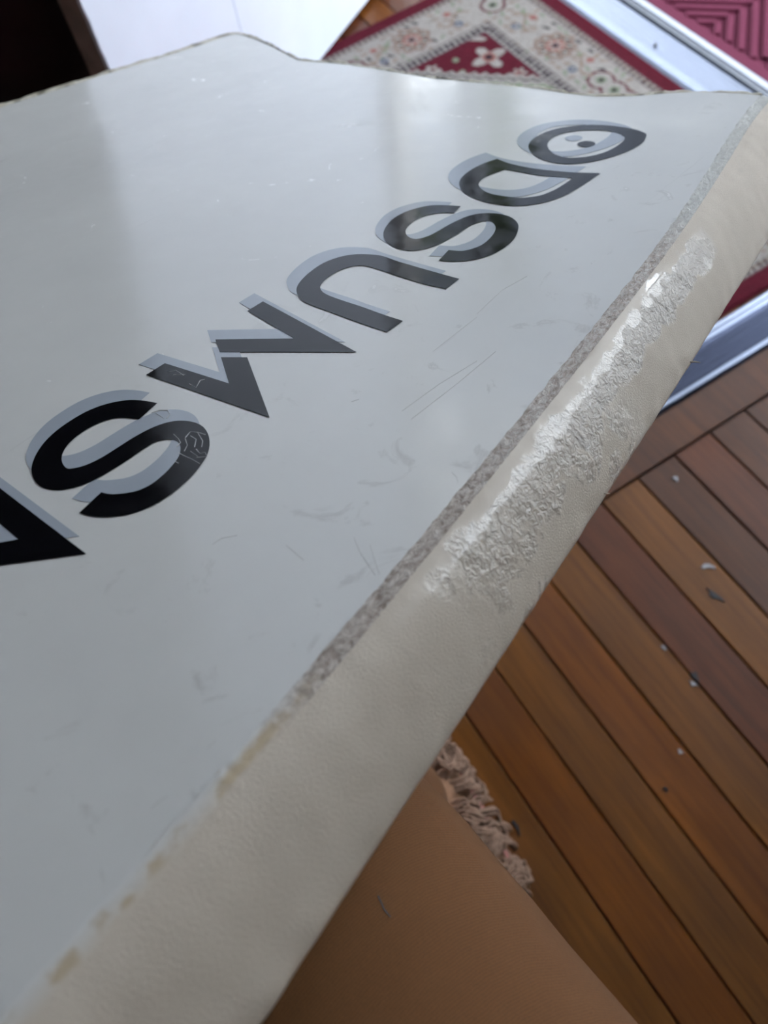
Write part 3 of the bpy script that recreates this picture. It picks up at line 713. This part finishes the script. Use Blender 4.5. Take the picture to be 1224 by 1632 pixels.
for pts in [[(456,869),(468,879),(484,893)], [(564,857),(575,882),(598,917)], [(590,868),(596,890),(605,915)], [(338,868),(352,858),(378,853)], [(720,752),(728,760),(730,768)], [(560,640),(572,636)],
            [(640,655),(700,612),(760,575)], [(655,668),(730,610),(790,560)], [(690,560),(760,505)], [(760,500),(800,462),(840,440)], [(330,1195),(345,1180)], [(240,1290),(258,1275),(268,1270)]]:
    scuff(pts)

# ------------------------------------------------------------------ person (only the lap and one foot are in view)
def skin_obj(name, joints, edges, mat, parent, sub=2, disp=None):
    me = bpy.data.meshes.new(name); me.from_pydata([j[:3] for j in joints], edges, []); me.update()
    o = link(name, me, mat, parent)
    sm_ = o.modifiers.new('skin', 'SKIN'); sm_.use_smooth_shade = True
    sv = me.skin_vertices[0].data
    for i, j in enumerate(joints): sv[i].radius = (j[3], j[4] if len(j) > 4 else j[3])
    sv[0].use_root = True
    ss = o.modifiers.new('sub', 'SUBSURF'); ss.levels = ss.render_levels = sub
    if disp:
        tx = bpy.data.textures.new(name + '_folds', 'CLOUDS'); tx.noise_scale = disp[0]
        dm = o.modifiers.new('folds', 'DISPLACE'); dm.texture = tx; dm.strength = disp[1]; dm.mid_level = .5; dm.texture_coords = 'GLOBAL'
    return o
mf = Mat('brown_trouser_cloth', (0.27, 0.14, 0.075), 0.85, 0, 0.2); v = mf.coord()
t1 = mf.noise(mf.mapping(v, (900, 2600, 900)), 1, 1); t2 = mf.noise(v, 9, 3); t3 = mf.noise(mf.mapping(v, (1500, 4000, 1500)), 1, 2)
c = mf.ramp(t2, [(.3, (0.165, 0.070, 0.024)), (.7, (0.205, 0.092, 0.034))]); c = mf.mix(mf.ramp(t3, [(.35, .35), (.6, 0.0)]), c, (0.08, 0.035, 0.018)); 
wv = mf.n.new('ShaderNodeTexWave'); wv.inputs['Scale'].default_value = 620; wv.inputs['Distortion'].default_value = 1.5; wv.inputs['Detail'].default_value = 2; wv.bands_direction = 'DIAGONAL'
mf.l.new(mf.mapping(v, (1, .35, .6)), wv.inputs[0]); c = mf.mix(mf.math('MULTIPLY', wv.outputs['Fac'], .26), c, (0.05, 0.022, 0.011)); mf.color(c); mf.bump(wv.outputs['Fac'], .3, .0003)
mf.bump(t1, .35, .0003)
mf.b.inputs['Sheen Weight'].default_value = .08
mat_cloth = mf.m
ms_ = Mat('skin', (0.62, 0.33, 0.25), 0.5); ms_.b.inputs['Subsurface Weight'].default_value = .15; ms_.b.inputs['Subsurface Scale'].default_value = .01
v = ms_.coord(); ms_.bump(ms_.noise(v, 400, 3), .2, .0005); mat_skin = ms_.m
person = empty('person', (0.0, 0.0, 0.0))
tag(person, 'person in brown trousers and fluffy slippers seated with the board on their lap', 'person')
Jt = [(.47, -.10, .56, .13, .11), (.34, -.035, .575, .105), (.17, -.043, .58, .095), (.0, -.056, .583, .087), (-.12, -.072, .575, .078), (-.19, -.08, .52, .068),
      (-.175, -.06, .38, .060), (-.14, -.02, .22, .052), (-.112, .006, .12, .050),
      (.36, -.30, .575, .105), (.17, -.36, .58, .095), (-.02, -.42, .575, .082), (-.09, -.44, .52, .068), (-.08, -.44, .38, .06), (-.05, -.42, .22, .052), (-.03, -.41, .12, .05),
      (.50, -.19, .60, .14, .13), (.52, -.20, .74, .14, .12)]
Je = [(16, 0), (0, 1), (1, 2), (2, 3), (3, 4), (4, 5), (5, 6), (6, 7), (7, 8), (16, 9), (9, 10), (10, 11), (11, 12), (12, 13), (13, 14), (14, 15), (16, 17)]
Jb = [(x, y, z, *(r - .012 for r in rr)) for x, y, z, *rr in Jt]
nb = len(Jb)
Jb += [(-.108, .010, .085, .030), (-.135, .012, .055, .030, .026), (-.19, .012, .042, .034, .020), (-.24, .012, .036, .032, .014),
       (-.028, -.408, .085, .030), (-.055, -.408, .055, .030, .026), (-.11, -.408, .042, .034, .02), (-.16, -.408, .036, .032, .014)]
Eb = Je + [(8, nb), (nb, nb + 1), (nb + 1, nb + 2), (nb + 2, nb + 3), (15, nb + 4), (nb + 4, nb + 5), (nb + 5, nb + 6), (nb + 6, nb + 7)]
order = [16] + [i for i in range(len(Jb)) if i != 16]; inv = {o_: i for i, o_ in enumerate(order)}
skin_obj('body', [Jb[i] for i in order], [(inv[a_], inv[b_]) for a_, b_ in Eb], mat_skin, person)
order = [16] + [i for i in range(len(Jt)) if i != 16]; inv = {o_: i for i, o_ in enumerate(order)}
skin_obj('trousers', [Jt[i] for i in order], [(inv[a_], inv[b_]) for a_, b_ in Je], mat_cloth, person, 3, (.09, .010))

# slippers with a curly fleece collar
mat_suede = simple('tan_suede', (0.30, 0.16, 0.09), 0.9, nscale=200, var=0.2)
mat_sole = simple('pink_sole', (0.55, 0.22, 0.19), 0.7)
mat_fleece = simple('pinkish_brown_fleece', (0.27, 0.165, 0.11), 0.9, nscale=300, var=0.25, b=0.4)
def slipper(hx, hy, ang, with_fur=True):
    e_ = empty('slipper', (hx, hy, 0), person); e_.rotation_euler = (0, 0, ang)
    L = .27
    def wid(t): return .040 + .010 * math.sin(t * math.pi) ** .7 + .004 * t
    def ring(t, grow=0):
        return wid(t) * (1 if .06 < t < .93 else (math.sqrt(max(0, 1 - ((.06 - t) / .06) ** 2)) if t <= .06 else math.sqrt(max(0, 1 - ((t - .93) / .07) ** 2))) * .999 + .001) + grow
    V, F = [], []; n = 26; m_ = 14                  # upper: arched vault over the foot, local +x towards the toe
    for i in range(n + 1):
        t = i / n; w = ring(t); hgt = (.085 - .035 * t) * (1 if t < .9 else math.sqrt(max(.02, 1 - ((t - .9) / .1) ** 2)))
        if t < .42: hgt = .062
        for j in range(m_ + 1):
            a_ = math.pi * j / m_; x = -.02 + L * t
            rz = math.sin(a_) ** .8 * hgt
            V.append((x, -w * math.cos(a_), .014 + rz))
    for i in range(n):
        for j in range(m_): F.append((i*(m_+1)+j, i*(m_+1)+j+1, (i+1)*(m_+1)+j+1, (i+1)*(m_+1)+j))
    mesh('upper', V, F, mat_suede, e_, None, True)
    V, F = [], []; k = 40
    for z, g in ((0, .002), (.005, .0045), (.012, .0045), (.017, .001)):
        for i in range(k):
            a_ = 2 * math.pi * i / k; t = .5 - .5 * math.cos(a_ if a_ <= math.pi else 2 * math.pi - a_); s__ = 1 if a_ <= math.pi else -1
            V.append((-.02 + L * t + (g if t > .5 else -g) * abs(2*t-1), s__ * ring(t, g), z))
    for r in range(3):
        for i in range(k): F.append((r*k + i, r*k + (i+1) % k, (r+1)*k + (i+1) % k, (r+1)*k + i))
    F += [tuple(range(k))[::-1], tuple(range(3*k, 4*k))]
    mesh('sole', V, F, mat_sole, e_, None, True)
    if with_fur:                                    # many little curls round the collar and over the instep
        parts = []
        for i in range(150):                         # locks: several strands that wave together
            t = random.uniform(-.04, .80); side = random.choice((-1, 1)) if random.random() < .85 else 0
            w = ring(min(max(t, 0), 1)); a_ = random.uniform(.10, 1.2) if side else random.uniform(.9, 1.57)
            sg = side or 1
            base = Vector((-.02 + L * t, (w + .002) * math.cos(a_) * sg, .018 + .064 * math.sin(a_) * (1 if t < .5 else 1 - (t - .5) * .5)))
            nrm = Vector((0, math.cos(a_) * sg, math.sin(a_) * .8 + .15)).normalized()
            dwn = Vector((random.uniform(-.8, .8), math.sin(a_) * sg, -math.cos(a_))).normalized()
            wv = nrm.cross(dwn); ph = random.uniform(0, 6.28); amp = random.uniform(.0025, .005); ln = random.uniform(.022, .034)
            for j in range(9):
                o_ = base + wv * random.gauss(0, .0035) + nrm * random.gauss(0, .0012) + dwn * random.gauss(0, .003); path = []
                for q in range(9):
                    f_ = q / 8; lift = .010 * math.sin(f_ * math.pi * .95)
                    path.append(o_ + dwn * (ln * (f_ - .3)) + nrm * (.001 + lift) + wv * (amp * math.sin(ph + f_ * 6.0) * (.3 + f_)))
                parts.append(tube(path, [.0009 + .0005 * math.sin(q / 8 * math.pi) for q in range(8)] + [.0004], 4, False))
        tag(mesh('fleece_collar', *join(parts), mat_fleece, e_, None, True), kind='stuff')
    return e_
slipper(-.03, .018, math.pi + .0)
slipper(.055, -.408, math.pi, False)

# stool under the person (outside the frame)
st = empty('wooden_stool', (.52, -.2, 0)); tag(st, 'plain round wooden stool the person sits on', 'stool')
mesh('seat', *tube([(0, 0, .415), (0, 0, .425), (0, 0, .445), (0, 0, .45)], [.17, .18, .18, .17], 32), mat_plank['g'], st)
for a_ in (45, 135, 225, 315):
    ca_, sa_ = math.cos(math.radians(a_)), math.sin(math.radians(a_))
    mesh('leg', *tube([(.15*ca_, .15*sa_, 0), (.11*ca_, .11*sa_, .42)], [.014, .018], 12), mat_plank['g'], st)

# a dark loose hair lying on the trouser cloth
dg_ = bpy.context.evaluated_depsgraph_get(); tro = bpy.data.objects['trousers']; hair = []
for q in ((602, 1428), (608, 1440), (612, 1450), (622, 1462)):
    hit, loc_, nrm_, *_r = S.ray_cast(dg_, Vector(CAM), Vector(ray(*q)).normalized())
    if hit: hair.append(loc_ + nrm_ * .0003)
if len(hair) > 2: mesh('loose_hair', *tube(hair, .00022, 5), mat_black, tro)
